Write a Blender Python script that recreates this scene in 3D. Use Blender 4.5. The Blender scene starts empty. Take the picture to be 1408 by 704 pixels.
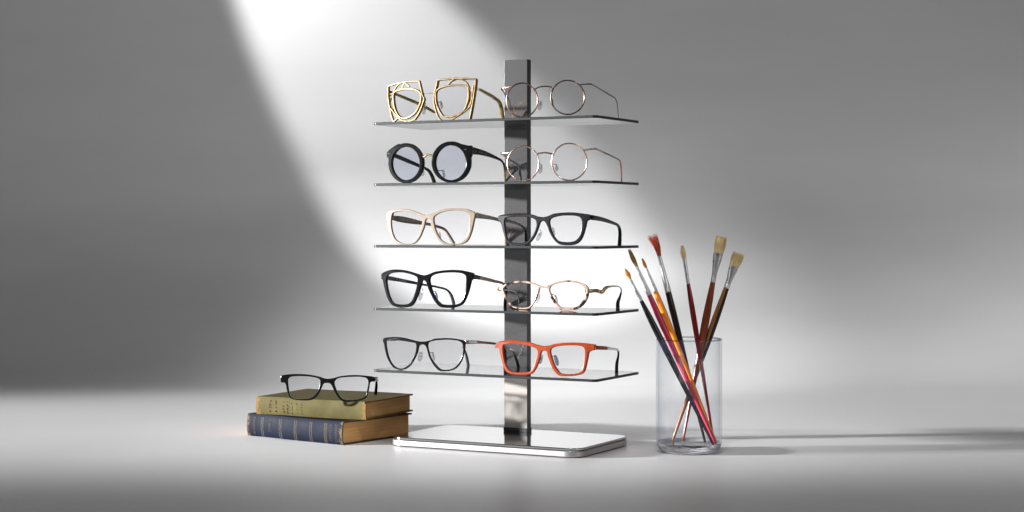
import bpy, bmesh, math, random
from mathutils import Vector, Matrix
random.seed(7)
S = bpy.context.scene
COL = S.collection
F, D, H, HY = 2388.0, 2.388, 0.322, 312.0      # focal length in photo pixels, camera distance, height, horizon row

# ------------------------------------------------------------------ helpers
def link(name, me, mat=None, parent=None):
    o = bpy.data.objects.new(name, me); COL.objects.link(o)
    if mat is not None:
        for m in (mat if isinstance(mat, (list, tuple)) else [mat]): me.materials.append(m)
    if parent is not None: o.parent = parent
    return o

def thing(name, label, cat, loc=(0, 0, 0), rz=0.0, group=None):
    o = bpy.data.objects.new(name, None); COL.objects.link(o)
    o.empty_display_size = .02; o.location = loc; o.rotation_euler = (0, 0, rz)
    o['label'] = label; o['category'] = cat
    if group: o['group'] = group
    return o

def weighted(o):
    m = o.modifiers.new('normals', 'WEIGHTED_NORMAL'); m.keep_sharp = True; m.weight = 100; return o

def mesh_of(bm, smooth=True, angle=None):
    bmesh.ops.recalc_face_normals(bm, faces=bm.faces)
    me = bpy.data.meshes.new('m'); bm.to_mesh(me); bm.free()
    if smooth:
        me.polygons.foreach_set('use_smooth', [True]*len(me.polygons))
        me.set_sharp_from_angle(angle=math.radians(angle or 35))
    return me

class Frame:
    """A local frame standing in the room: origin o, turned rz about the vertical."""
    def __init__(s, o, rz):
        s.o = Vector(o); s.rz = rz
        s.u = Vector((math.cos(rz), math.sin(rz), 0)); s.v = Vector((-math.sin(rz), math.cos(rz), 0))
    def world(s, x, y, z): return s.o + s.u*x + s.v*y + Vector((0, 0, z))
    def at(s, px, py, yl):
        r = Vector(((px-704)/F, 1, -(py-HY)/F)); c = Vector((0, -D, H))
        t = (yl - (c-s.o).dot(s.v))/r.dot(s.v); q = c + r*t - s.o
        return Vector((q.dot(s.u), yl, q.z))

def smooth_closed(pts, n=5):
    out = []; N = len(pts)
    for i in range(N):
        p0, p1, p2, p3 = pts[i-1], pts[i], pts[(i+1) % N], pts[(i+2) % N]
        for k in range(n):
            t = k/n
            out.append(tuple(.5*((2*b) + (c-a)*t + (2*a-5*b+4*c-d)*t*t + (3*b-a-3*c+d)*t**3) for a, b, c, d in zip(p0, p1, p2, p3)))
    return out

def smooth_open(pts, n=6):
    P = [pts[0]] + list(pts) + [pts[-1]]; out = []
    for i in range(1, len(P)-2):
        p0, p1, p2, p3 = P[i-1], P[i], P[i+1], P[i+2]
        for k in range(n):
            t = k/n
            out.append(tuple(.5*((2*b) + (c-a)*t + (2*a-5*b+4*c-d)*t*t + (3*b-a-3*c+d)*t**3) for a, b, c, d in zip(p0, p1, p2, p3)))
    out.append(tuple(pts[-1])); return out

def plate(outer, holes, thick, bevel):
    """2D outline (x,z) with holes -> bevelled solid mesh of the given thickness along y."""
    cu = bpy.data.curves.new('c', 'CURVE'); cu.dimensions = '2D'; cu.fill_mode = 'BOTH'
    cu.extrude = max(thick/2-bevel, 1e-5); cu.bevel_depth = bevel; cu.bevel_resolution = 2; cu.offset = -bevel
    for loop in [outer]+list(holes):
        sp = cu.splines.new('POLY'); sp.points.add(len(loop)-1); sp.use_cyclic_u = True
        for q, (x, z) in zip(sp.points, loop): q.co = (x, z, 0, 1)
    tmp = bpy.data.objects.new('t', cu); COL.objects.link(tmp)
    me = bpy.data.meshes.new_from_object(tmp.evaluated_get(bpy.context.evaluated_depsgraph_get()))
    bpy.data.objects.remove(tmp); bpy.data.curves.remove(cu)
    for v in me.vertices: v.co = (v.co.x, -v.co.z, v.co.y)
    me.polygons.foreach_set('use_smooth', [True]*len(me.polygons)); me.set_sharp_from_angle(angle=math.radians(40))
    return me

def sweep(bm, pts, closed=False, seg=10, power=2.0, up=Vector((0, 0, 1))):
    """pts: (x,y,z,h,t): h = full size along the upward normal, t = full size sideways."""
    n = len(pts); rings = []
    for i, p in enumerate(pts):
        a = pts[(i-1) % n] if closed else pts[max(i-1, 0)]
        b = pts[(i+1) % n] if closed else pts[min(i+1, n-1)]
        tan = (Vector(b[:3])-Vector(a[:3])).normalized()
        side = tan.cross(up)
        if side.length < 1e-4: side = Vector((1, 0, 0))
        side.normalize(); nor = side.cross(tan).normalized()
        ring = []
        for k in range(seg):
            th = 2*math.pi*(k+.5)/seg; c, s_ = math.cos(th), math.sin(th)
            c = math.copysign(abs(c)**(2/power), c); s_ = math.copysign(abs(s_)**(2/power), s_)
            ring.append(bm.verts.new(Vector(p[:3]) + side*(c*p[4]/2) + nor*(s_*p[3]/2)))
        rings.append(ring)
    m = n if closed else n-1
    for i in range(m):
        A, B = rings[i], rings[(i+1) % n]
        for k in range(seg): bm.faces.new((A[k], A[(k+1) % seg], B[(k+1) % seg], B[k]))
    if not closed: bm.faces.new(rings[0][::-1]); bm.faces.new(rings[-1])

def tube_mesh(paths, r, closed=False, seg=8, up=Vector((0, 1, 0))):
    bm = bmesh.new()
    for p in paths: sweep(bm, [tuple(q[:3])+(2*r, 2*r) for q in p], closed, seg, up=up)
    return mesh_of(bm, angle=60)

def box(bm, x0, x1, y0, y1, z0, z1, bev=0.0):
    r = bmesh.ops.create_cube(bm, size=1)
    for v in r['verts']: v.co = ((x0+x1)/2+v.co.x*(x1-x0), (y0+y1)/2+v.co.y*(y1-y0), (z0+z1)/2+v.co.z*(z1-z0))
    if bev:
        es = list({e for v in r['verts'] for e in v.link_edges})
        bmesh.ops.bevel(bm, geom=es, offset=bev, segments=2, affect='EDGES', profile=.5)

# ------------------------------------------------------------------ materials
def mat(name, col=(.5, .5, .5), rough=.5, metal=0.0, spec=.5, **kw):
    m = bpy.data.materials.new(name); m.use_nodes = True
    b = m.node_tree.nodes['Principled BSDF']
    b.inputs['Base Color'].default_value = (*col, 1); b.inputs['Roughness'].default_value = rough
    b.inputs['Metallic'].default_value = metal; b.inputs['Specular IOR Level'].default_value = spec
    for k, v in kw.items(): b.inputs[k.replace('_', ' ')].default_value = v
    return m

def nd(m, t, **kw):
    n = m.node_tree.nodes.new(t)
    for k, v in kw.items():
        if k in n.inputs: n.inputs[k].default_value = v
        else: setattr(n, k, v)
    return n
def ln(m, a, ao, b, bi): m.node_tree.links.new(a.outputs[ao], b.inputs[bi])

def noisy(name, c1, c2, rough, scale=(60, 60, 60), metal=0.0, bump=.0, detail=6, lo=.35, hi=.65, spec=.5, rvar=.1):
    m = mat(name, c1, rough, metal, spec); b = m.node_tree.nodes['Principled BSDF']
    tc = nd(m, 'ShaderNodeTexCoord'); mp = nd(m, 'ShaderNodeMapping'); mp.inputs['Scale'].default_value = scale
    ns = nd(m, 'ShaderNodeTexNoise'); ns.inputs['Scale'].default_value = 1; ns.inputs['Detail'].default_value = detail
    cr = nd(m, 'ShaderNodeValToRGB'); e = cr.color_ramp.elements
    e[0].position, e[1].position = lo, hi; e[0].color = (*c1, 1); e[1].color = (*c2, 1)
    ln(m, tc, 'Object', mp, 'Vector'); ln(m, mp, 'Vector', ns, 'Vector'); ln(m, ns, 'Fac', cr, 'Fac'); ln(m, cr, 'Color', b, 'Base Color')
    mr = nd(m, 'ShaderNodeMapRange'); mr.inputs['To Min'].default_value = max(rough-rvar, 0.02); mr.inputs['To Max'].default_value = rough+rvar
    ln(m, ns, 'Fac', mr, 'Value'); ln(m, mr, 'Result', b, 'Roughness')
    if bump:
        bp = nd(m, 'ShaderNodeBump'); bp.inputs['Strength'].default_value = bump; bp.inputs['Distance'].default_value = .0004
        ln(m, ns, 'Fac', bp, 'Height'); ln(m, bp, 'Normal', b, 'Normal')
    return m

def thin_glass(name, tint=(1, 1, 1), ior=1.45, edge=(1, 1, 1), gloss=1.0, rough=0.0):
    """Clear sheet: transparent with Fresnel reflection, slightly deeper colour at grazing angles."""
    m = bpy.data.materials.new(name); m.use_nodes = True; nt = m.node_tree; nt.nodes.clear()
    out = nd(m, 'ShaderNodeOutputMaterial'); mix = nd(m, 'ShaderNodeMixShader')
    tr = nd(m, 'ShaderNodeBsdfTransparent'); gl = nd(m, 'ShaderNodeBsdfAnisotropic'); gl.inputs['Roughness'].default_value = rough
    fc = nd(m, 'ShaderNodeLayerWeight'); fc.inputs['Blend'].default_value = .5     # facing = 1 - |cos|
    p5 = nd(m, 'ShaderNodeMath', operation='POWER'); p5.inputs[1].default_value = 5; ln(m, fc, 'Facing', p5, 0)
    F0 = ((ior-1)/(ior+1))**2
    fr = nd(m, 'ShaderNodeMath', operation='MULTIPLY_ADD'); fr.inputs[1].default_value = 1-F0; fr.inputs[2].default_value = F0; ln(m, p5, 'Value', fr, 0)
    lw = nd(m, 'ShaderNodeLayerWeight'); lw.inputs['Blend'].default_value = .25
    mc = nd(m, 'ShaderNodeMix', data_type='RGBA')
    mc.inputs[6].default_value = (*tint, 1); mc.inputs[7].default_value = (*edge, 1)
    ml = nd(m, 'ShaderNodeMath', operation='MULTIPLY'); ml.inputs[1].default_value = gloss
    ln(m, lw, 'Facing', mc, 0); m.node_tree.links.new(mc.outputs[2], tr.inputs['Color'])
    ln(m, fr, 'Value', ml, 0); ln(m, ml, 'Value', mix, 'Fac')
    m.node_tree.links.new(tr.outputs[0], mix.inputs[1]); m.node_tree.links.new(gl.outputs[0], mix.inputs[2])
    m.node_tree.links.new(mix.outputs[0], out.inputs['Surface'])
    return m

M = {}
M['black'] = noisy('black_acetate', (.003, .003, .0035), (.005, .005, .0055), .16, (300,)*3, rvar=.03, spec=.3)
M['black_matte'] = noisy('matte_black_acetate', (.009, .009, .0105), (.013, .013, .015), .27, (400,)*3, rvar=.03, spec=.3)
M['beige'] = noisy('translucent_beige_acetate', (.25, .205, .16), (.29, .24, .19), .26, (90,)*3, rvar=.03, spec=.3)
M['beige'].node_tree.nodes['Principled BSDF'].inputs['Subsurface Weight'].default_value = .35
M['beige'].node_tree.nodes['Principled BSDF'].inputs['Subsurface Scale'].default_value = .004
M['taupe'] = noisy('smoked_taupe_plastic', (.29, .235, .175), (.4, .325, .25), .3, (80, 80, 300))
M['coral'] = noisy('coral_orange_acetate', (.225, .029, .007), (.27, .039, .010), .28, (110,)*3, rvar=.03, spec=.35)
M['gold'] = noisy('brushed_gold', (.22, .155, .075), (.36, .265, .15), .4, (200,)*3, metal=1)
M['gold_dark'] = noisy('antique_gold', (.2, .145, .03), (.42, .32, .08), .34, (150, 60, 150), metal=.8)
M['bronze'] = noisy('dark_bronze_wire', (.06, .036, .03), (.17, .105, .085), .22, (300,)*3, metal=1)
M['rose'] = noisy('rose_gold_wire', (.42, .27, .225), (.62, .44, .37), .2, (300,)*3, metal=1)
M['silver'] = noisy('polished_silver', (.62, .62, .62), (.8, .8, .8), .16, (200,)*3, metal=1)
M['tortoise'] = noisy('brown_tortoise', (.04, .016, .008), (.3, .13, .06), .2, (120,)*3)
M['redbrown'] = noisy('red_brown_horn', (.26, .05, .035), (.45, .12, .08), .3, (60, 60, 200))
M['marble'] = noisy('marbled_horn', (.035, .02, .018), (.5, .35, .27), .22, (95, 95, 95), lo=.42, hi=.51, detail=3, metal=.3)
M['bronze_flat'] = noisy('bronze_brown_metal', (.26, .17, .12), (.4, .27, .2), .3, (60, 60, 200), metal=.6)
M['grey_tip'] = noisy('grey_plastic_tip', (.04, .045, .05), (.08, .085, .09), .3, (60,)*3)
M['clear_acrylic'] = thin_glass('clear_acrylic', (.93, .93, .93), 1.45, (.6, .6, .6))
M['lens'] = thin_glass('clear_lens', (.985, .985, .99), 1.25, (.9, .9, .92))
M['lens_blue'] = thin_glass('pale_blue_lens', (.91, .93, .975), 1.3, (.82, .84, .92))
M['pad'] = thin_glass('clear_nose_pad', (.8, .8, .82), 1.5, (.25, .25, .27))
M['pad_grey'] = thin_glass('smoked_nose_pad', (.55, .6, .68), 1.5, (.2, .22, .26))
M['hinge'] = mat('steel_hinge', (.5, .48, .46), .3, 1)

# ------------------------------------------------------------------ eyeglasses

class Glasses:
    def __init__(s, label, stand, cx_px, y_front, z_shelf, rz, bend=1.0, ref_py=400):
        # base of the thing: middle of the front, on the shelf
        a = stand.at(cx_px, ref_py, y_front); w = stand.world(a.x, y_front, 0); w.z = z_shelf
        s.fr = Frame(w, rz); s.k = bend; s.root = thing('eyeglasses', label, 'glasses', w, rz, None); s.dz = 0
        s.parts = []
    def tr(s, Z, pts, dy=0.0):
        """photo outline -> (x, z) on the gently curved front"""
        (ox, oy, sc) = Z; out = []
        for (a, b) in pts:
            px, py = ox+a*sc, oy+b*sc; yl = dy; q = s.fr.at(px, py, yl)
            for _ in range(4):
                yl = dy + s.k*q.x*q.x; q = s.fr.at(px, py, yl)
            out.append((q.x, q.z))
        return out
    def p3(s, Z, a, b, yl): return s.fr.at(Z[0]+a*Z[2], Z[1]+b*Z[2], yl)
    def snap(s, loops):
        s.dz = -min(p[1] for l in loops for p in l) + .0002
    def wrap(s, me, dy=0.0):
        for v in me.vertices: v.co.y += s.k*v.co.x**2 + dy; v.co.z += s.dz
    def front(s, Z, outer, holes, m, thick=.0042, bevel=.0009, name='frame_front', label=None):
        o = smooth_closed(s.tr(Z, outer)); hs = [smooth_closed(s.tr(Z, h)) for h in holes]
        if s.dz == 0: s.snap([o])
        me = plate(o, hs, thick, bevel); s.wrap(me); ob = weighted(link(name, me, m, s.root))
        if label: ob['label'] = label
        return ob, hs
    def lens(s, loop, m, dy=.0006):
        cx = sum(p[0] for p in loop)/len(loop); cz = sum(p[1] for p in loop)/len(loop)
        lp = [(cx+(x-cx)*1.008, cz+(z-cz)*1.008) for x, z in loop]
        me = plate(lp, [], .0012, .0002); s.wrap(me, dy); return link('lens', me, m, s.root)
    def wire(s, Z, pts, r, m, name='rim', closed=True, dy=0.0, n=5, flat=1.0, parent=None, local=False):
        if not local:
            q = s.tr(Z, pts, dy); q = smooth_closed(q, n) if closed else smooth_open(q, n)
            path = [(x, dy+s.k*x*x, z+s.dz) for x, z in q]
        else: path = pts
        bm = bmesh.new(); sweep(bm, [p+(2*r*flat, 2*r) for p in path], closed, 8, up=Vector((0, 1, 0)))
        return link(name, mesh_of(bm, angle=60), m, parent or s.root)
    def temple(s, Z, pts, segs, power=3.2, ground=True):
        """pts: (a, b, yl, h_mm, t_mm); segs: list of (name, from, to, material) over the control points"""
        c = []
        for (a, b, yl, h, t) in pts:
            q = s.p3(Z, a, b, yl); c.append([q.x, q.y, q.z+s.dz, h/1000, t/1000])
        if ground: c[-1][2] = c[-1][3]*.15
        if ground and pts[-1][4] >= 2.6:          # the tips are moulded fuller than the shanks
            for i_, k_ in ((-1, 1.6), (-2, 1.45), (-3, 1.15)): c[i_][4] *= k_
        n = 6; sm = smooth_open([tuple(q) for q in c], n); root = None
        for (nm, i0, i1, m) in segs:
            part = sm[int(i0*n):int(i1*n)+1]; bm = bmesh.new(); sweep(bm, part, False, 12, power)
            ob = link(nm, mesh_of(bm, angle=50), m, root or s.root)
            root = root or ob
        return root
    def pad(s, Z, a, b, yl=.009, h=.012, w=.0055, tilt=15, m=None, side=1, root_ab=None, wire='silver'):
        q = s.p3(Z, a, b, yl); q.z += s.dz
        bm = bmesh.new(); bmesh.ops.create_uvsphere(bm, u_segments=16, v_segments=10, radius=.5)
        for v in bm.verts:
            v.co = Vector((v.co.x*w*(1-.35*v.co.z), v.co.y*.0024, v.co.z*h))
        bmesh.ops.transform(bm, matrix=Matrix.Translation(q) @ Matrix.Rotation(math.radians(-28*side), 4, 'Z') @ Matrix.Rotation(math.radians(tilt), 4, 'Y'), verts=bm.verts)
        o = link('nose_pad', mesh_of(bm, angle=80), m or M['pad'], s.root)
        if root_ab:
            r0 = s.p3(Z, root_ab[0], root_ab[1], .001); r0.z += s.dz
            mid = (r0+q)/2 + Vector((0, .004, .002))
            path = smooth_open([tuple(r0), tuple(mid), tuple(q)], 5)
            link('pad_arm', tube_mesh([path], .00055), M[wire], o)
        return o

Z1 = (510, 70, .15625); Z2 = (680, 70, .15625); Z3 = (510, 180, .13494); Z4 = (680, 180, .14915)
Z5 = (510, 270, .13494); Z6 = (680, 270, .14915); Z7 = (510, 360, .13494); Z8 = (670, 360, .15625)
Z9 = (510, 450, .13494); Z10 = (670, 450, .15625); Z11 = (330, 500, .17756)
PX = (0, 0, 1)
RZ = math.radians(-27.9)
ST = Frame((.0062, .224, 0), RZ)
SHZ = [.4757, .386, .2955, .2035, .1125]           # tops of the five shelves
def ell(cx, cy, rx, ry, n=32): return [(cx+rx*math.cos(2*math.pi*i/n), cy+ry*math.sin(2*math.pi*i/n)) for i in range(n)]

# --- row 1 left: sculptural gold frame
g = Glasses('angular openwork gold glasses on the top shelf', ST, 588, -.142, SHZ[0], RZ, .6, 140)
ol = [(158, 300), (250, 272), (340, 260), (430, 255), (445, 320), (458, 378), (474, 412), (455, 470), (425, 540), (390, 592), (330, 606), (270, 596), (215, 545), (170, 485), (155, 390)]
orr = [(595, 245), (740, 232), (930, 238), (925, 300), (905, 430), (872, 596)]
g.snap([[(0, z) for _, z in g.tr(Z1, [(205, 614)])]])
def sharp(Z, pts, r, name, m, closed=False, flat=1.0, dy=0.0):
    q = g.tr(Z, pts, dy); path = []
    for i in range(len(q)-(0 if closed else 1)):
        a, b = q[i], q[(i+1) % len(q)]
        for k in range(4): path.append((a[0]+(b[0]-a[0])*k/4, a[1]+(b[1]-a[1])*k/4))
    if not closed: path.append(q[-1])
    g.wire(Z, [(x, dy+g.k*x*x, z+g.dz) for x, z in path], r, m, name, closed, flat=flat, local=True)
gi_l = [(205, 372), (228, 342), (300, 325), (380, 327), (430, 347), (447, 385), (440, 440), (410, 510), (370, 555), (310, 582), (260, 570), (225, 520), (207, 450)]
gi_r = [(580, 345), (640, 305), (740, 290), (830, 295), (862, 330), (857, 420), (830, 500), (780, 545), (700, 567), (640, 560), (600, 500), (577, 430)]
g.wire(Z1, gi_l, .0015, M['gold'], 'rim', flat=2.2); g.wire(Z1, gi_r, .0015, M['gold'], 'rim', flat=2.2)
g.wire(Z1, [(474, 412), (455, 470), (425, 540), (390, 592)], .0016, M['gold'], 'openwork_bar', False, flat=2)
sharp(Z1, [(170, 485), (155, 390), (158, 300), (250, 270), (340, 258), (430, 255), (447, 325), (458, 378), (474, 412)], .0013, 'outer_frame', M['gold'], flat=2.4)
sharp(Z1, [(170, 485), (185, 560), (205, 612), (250, 572)], .0013, 'openwork_bar', M['gold'], flat=2.2)
g.wire(Z1, [(170, 485), (215, 545), (270, 596), (330, 608), (390, 592)], .0011, M['gold'], 'openwork_bar', False, flat=2)
g.wire(Z1, [(205, 345), (230, 300), (275, 268), (310, 275), (342, 302)], .0011, M['gold'], 'openwork_bar', False, flat=2)
g.wire(Z1, [(158, 395), (200, 355), (260, 330), (300, 262)], .0010, M['gold'], 'openwork_bar', False, dy=.001)
g.wire(Z1, [(180, 400), (172, 450), (190, 500), (225, 520)], .0010, M['gold'], 'openwork_bar', False, dy=.001)
sharp(Z1, [(555, 400), (570, 350), (595, 245), (740, 232), (840, 234), (930, 238), (925, 300), (905, 430), (890, 515), (872, 606)], .0015, 'outer_frame', M['gold'], flat=2.6)
g.wire(Z1, [(555, 400), (560, 450), (580, 530), (620, 598), (700, 597), (800, 540), (862, 490), (885, 440), (898, 340), (905, 290)], .0012, M['gold'], 'openwork_bar', False, flat=2.2)
g.wire(Z1, [(680, 288), (735, 238), (800, 240), (845, 272), (872, 325)], .0013, M['gold'], 'openwork_bar', False, flat=2)
g.wire(Z1, [(690, 270), (770, 232)], .0008, M['gold'], 'openwork_bar', False)
g.wire(Z1, [(885, 345), (880, 400), (855, 460), (815, 520)], .0010, M['gold'], 'openwork_bar', False, dy=.001)
g.wire(Z1, [(864, 350), (898, 350)], .0010, M['gold'], 'openwork_bar', False)
g.wire(Z1, [(448, 368), (505, 362), (575, 360)], .0008, M['gold'], 'bridge', False)
for lp in (gi_l, gi_r): g.lens(smooth_closed(g.tr(Z1, lp)), M['lens'])
g.temple(Z1, [(172, 350, .004, 3.5, 3), (225, 372, .02, 3.8, 3.5), (330, 415, .055, 4.6, 4), (440, 462, .09, 4.2, 4), (500, 494, .105, 4, 4), (560, 530, .118, 3.6, 4)], [('temple', 0, 4, M['gold_dark']), ('temple_tip', 4, 5, M['gold_dark'])], ground=False)
t = g.temple(Z1, [(905, 320, .003, 3.2, 2), (960, 330, .018, 4.4, 3), (1020, 362, .05, 5.4, 3.6), (1080, 398, .09, 5.4, 4), (1140, 460, .115, 4.2, 4), (1165, 590, .128, 3.2, 3.6)], [('temple', 1, 3, M['gold_dark']), ('temple_tip', 3, 5, M['gold_dark']), ('hinge_bar', 0, 1, M['clear_acrylic'])])
g.pad(Z1, 470, 510, .007, .013, .0055, 14, None, -1, (470, 440), 'gold')
g.pad(Z1, 620, 460, .007, .013, .0055, -18, None, 1, (585, 440), 'gold')

def ring_glasses(g, Z, L, R, r, m, lensm, outl=None):
    loops = []
    for (cx, cy, rx, ry) in (L, R):
        loops.append(g.tr(Z, ell(cx, cy, rx, ry)))
    g.snap([[(x, z-r) for x, z in l] for l in loops])
    for l in loops:
        path = [(x, g.k*x*x, z+g.dz) for x, z in smooth_closed(l, 3)]
        g.wire(Z, path, r, m, 'rim', local=True); g.lens(l, lensm, 0)

# --- row 1 right: thin bronze round wire frame
g = Glasses('round thin dark bronze wire glasses on the top shelf, right of the gold pair', ST, 750, -.138, SHZ[0], RZ, .5, 135)
ring_glasses(g, Z2, (243, 430, 137, 150), (644, 406, 148, 150), .00105, M['bronze'], M['lens'])
g.wire(Z2, [(350, 338), (385, 318), (430, 309), (490, 312), (520, 330)], .0009, M['bronze'], 'bridge', False)
g.temple(Z2, [(752, 294, .0015, 1.5, 1.5), (795, 290, .003, 1.7, 1.8), (845, 289, .006, 2.2, 2), (870, 300, .018, 2.2, 1.6), (940, 340, .055, 2.2, 1.6), (1005, 380, .085, 2.4, 1.6), (1060, 415, .105, 1.6, 1.4), (1080, 470, .118, 1.6, 1.4), (1090, 580, .128, 1.4, 1.4)],
         [('temple', 0, 5, M['bronze']), ('temple_tip', 5, 8, M['tortoise'])], 2.4)
g.temple(Z2, [(148, 312, .002, 1.4, 1.6), (100, 320, .004, 1.5, 1.6), (62, 328, .007, 2.2, 2), (75, 352, .014, 1.6, 1.6), (100, 392, .04, 2.4, 1.8), (128, 425, .07, 2.4, 1.8), (140, 480, .10, 1.5, 1.4), (160, 535, .118, 1.4, 1.4), (172, 585, .125, 1.3, 1.3)],
         [('temple', 0, 5, M['bronze']), ('temple_tip', 5, 8, M['tortoise'])], 2.4)
g.pad(Z2, 402, 475, .007, .014, .0055, 14, None, -1, (380, 440), 'rose')
g.pad(Z2, 510, 450, .008, .012, .004, -14, None, 1, (496, 430), 'rose')

# --- row 2 left: thick round black acetate with pale blue lenses
g = Glasses('thick round black glasses with pale blue lenses on the second shelf from the top', ST, 588, -.125, SHZ[1], RZ, .6, 220)
def blend_out(c, cx, cy, rx, ry, repl):
    """ellipse outline in which the points whose angle lies in repl's span are swapped for repl"""
    return c
oL = ell(364, 325, 178, 205, 40); oR = ell(823, 314, 199, 211, 40)
# left ring with its small end piece, right ring with the wide end piece that carries the temple
oL = [p for p in oL if not (p[0] < 285 and p[1] < 275)]
k = max(i for i in range(len(oL)) if oL[i][0] < 285 and oL[i][1] >= 275 and i < 24)
oL = oL[:k+1] + [(184, 268), (172, 262), (170, 220), (188, 196), (236, 158), (285, 131)] + oL[k+1:]
oR = [p for p in oR if not (p[0] > 925 and p[1] < 270)]
k = len(oR)
oR = [(823+199*math.cos(a), 314+211*math.sin(a)) for a in [2*math.pi*(i)/40 for i in range(-0, 29)]]
oR = [(1021, 300)] + oR[1:] + [(823+199*math.cos(a), 314+211*math.sin(a)) for a in [2*math.pi*i/40 for i in range(29, 34)]] + [(960, 137), (1000, 146), (1030, 152), (1034, 232), (1022, 262)]
f, hl = g.front(Z3, oL, [ell(363, 328, 141, 168)], M['black'], .006, .0012, 'rim')
f2, hr = g.front(Z3, oR, [ell(819, 321, 157, 176)], M['black'], .006, .0012, 'rim')
for h in hl+hr: g.lens(h, M['lens_blue'])
g.wire(Z3, [(508, 250), (540, 262), (575, 240), (610, 244), (645, 250)], .0016, M['gold'], 'bridge', False, flat=1.4)
g.wire(Z3, [(175, 226), (188, 226)], .0008, M['silver'], 'rivet', False, dy=-.003)
g.wire(Z3, [(958, 188), (970, 180)], .0008, M['silver'], 'rivet', False, dy=-.003)
t = g.temple(Z3, [(1012, 196, .001, 11, 4), (1050, 200, .012, 10.6, 4), (1100, 210, .025, 8.8, 4), (1160, 226, .042, 7.8, 4), (1230, 252, .07, 6.0, 4), (1290, 278, .092, 4.2, 3.6), (1335, 305, .104, 3, 3), (1358, 360, .113, 2.4, 2.6), (1370, 512, .127, 2.2, 2.4)],
         [('temple', 0, 5, M['black']), ('temple_tip', 5, 7, M['black']), ('temple_core', 7, 8, M['gold_dark'])])
for (a, b, yl) in ((1030, 196, .006), (1056, 202, .012), (1095, 208, .022), (1118, 213, .029)):
    q = g.p3(Z3, a, b, yl); q.z += g.dz
    link('gold_inlay', tube_mesh([[(q.x+.0021, q.y-.0014, q.z), (q.x+.0021, q.y+.0014, q.z-.0004)]], .0009), M['gold'], t)
g.temple(Z3, [(190, 225, .003, 6, 4), (250, 250, .02, 6.4, 4), (370, 300, .055, 6.2, 4), (490, 352, .085, 5.2, 4), (580, 395, .104, 4.2, 4), (620, 450, .115, 3.8, 4), (655, 518, .125, 3.6, 4)],
         [('temple', 0, 4, M['black']), ('temple_tip', 4, 6, M['black'])])
g.pad(Z3, 742, 430, .007, .013, .006, -22, None, 1, (690, 400))
g.pad(Z3, 530, 420, .010, .011, .005, 12, None, -1, (535, 380))

# --- row 2 right: rose gold round wire
g = Glasses('round thin rose gold wire glasses on the second shelf from the top', ST, 748, -.125, SHZ[1], RZ, .5, 222)
ring_glasses(g, Z4, (264, 299, 145, 161), (690, 285, 162, 170), .00105, M['rose'], M['lens_blue'] if False else M['lens'])
g.wire(Z4, [(392, 222), (405, 208), (430, 205), (465, 200), (505, 206), (543, 214)], .0012, M['rose'], 'bridge', False, flat=1.2)
g.temple(Z4, [(822, 178, .0015, 2.2, 2), (870, 170, .003, 2.8, 2.4), (925, 165, .007, 2.8, 2.4), (960, 178, .018, 2.8, 2.2), (1000, 196, .032, 2.6, 2.2), (1080, 232, .065, 2.4, 2.2), (1145, 266, .092, 2.2, 2.2), (1162, 300, .104, 2.0, 2), (1168, 380, .115, 2.4, 2), (1172, 462, .126, 2.4, 2)],
         [('temple', 0, 4, M['rose']), ('temple_tip', 4, 9, M['tortoise'])], 2.6)
g.temple(Z4, [(130, 200, .002, 2.4, 2), (95, 206, .004, 3, 2.4), (62, 208, .008, 3.2, 2.6), (85, 222, .02, 2.6, 2.2), (135, 262, .045, 2.6, 2), (185, 292, .075, 2.6, 2.2), (226, 322, .098, 2.4, 2.4), (234, 390, .112, 2.4, 2.4), (246, 460, .124, 3, 2.6)],
         [('temple', 0, 4, M['rose']), ('temple_tip', 4, 8, M['grey_tip'])], 2.6)
g.pad(Z4, 425, 352, .007, .014, .0055, 14, None, -1, (408, 300), 'silver')
g.pad(Z4, 572, 338, .007, .010, .0065, -14, None, 1, (524, 305), 'silver')

# --- row 3 left: beige
g = Glasses('translucent beige glasses with taupe temples on the middle shelf', ST, 589, -.125, SHZ[2], RZ, .7, 310)
o3 = [(531.5, 296.2), (532.8, 293.2), (536.2, 289.8), (540.4, 287.9), (547.3, 287.2), (554.1, 287.2), (560.9, 287.9), (567.7, 289.6), (574.5, 292.2), (580.5, 294.3), (586.5, 295.6), (590.0, 295.2), (595.1, 293.2), (601.9, 290.1), (609.6, 287.8), (618.1, 286.8), (626.6, 286.6), (636.0, 286.8), (643.7, 288.1), (649.6, 290.4), (653.7, 292.6), (654.1, 296.2), (653.2, 301.3), (652.2, 305.6), (650.7, 312.8), (648.8, 320.0), (646.2, 326.9), (642.8, 332.0), (637.7, 335.2), (630.9, 336.6), (622.4, 336.7), (614.7, 336.6), (608.7, 335.0), (603.6, 330.3), (599.4, 323.5), (595.5, 315.8), (593.0, 308.5), (592.4, 303.9), (589.9, 301.0), (587.3, 301.3), (585.6, 304.7), (584.3, 311.5), (581.8, 318.3), (578.8, 325.2), (575.0, 331.1), (570.3, 335.2), (564.3, 336.6), (557.5, 336.7), (549.8, 336.2), (543.9, 333.7), (539.2, 327.7), (535.8, 319.2), (533.6, 309.8), (532.8, 303.0), (531.5, 300.9)]
l3 = [(539.8, 295.8), (541.3, 293.2), (544.7, 291.7), (551.5, 290.6), (558.3, 290.8), (566.0, 292.4), (573.7, 294.9), (578.8, 298.3), (581.2, 302.6), (580.9, 308.1), (578.8, 316.6), (575.8, 324.3), (572.0, 330.3), (567.7, 333.7), (561.7, 335.0), (555.8, 334.8), (549.8, 332.8), (544.7, 329.0), (541.3, 322.6), (539.2, 313.2), (538.6, 303.9)]
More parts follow.
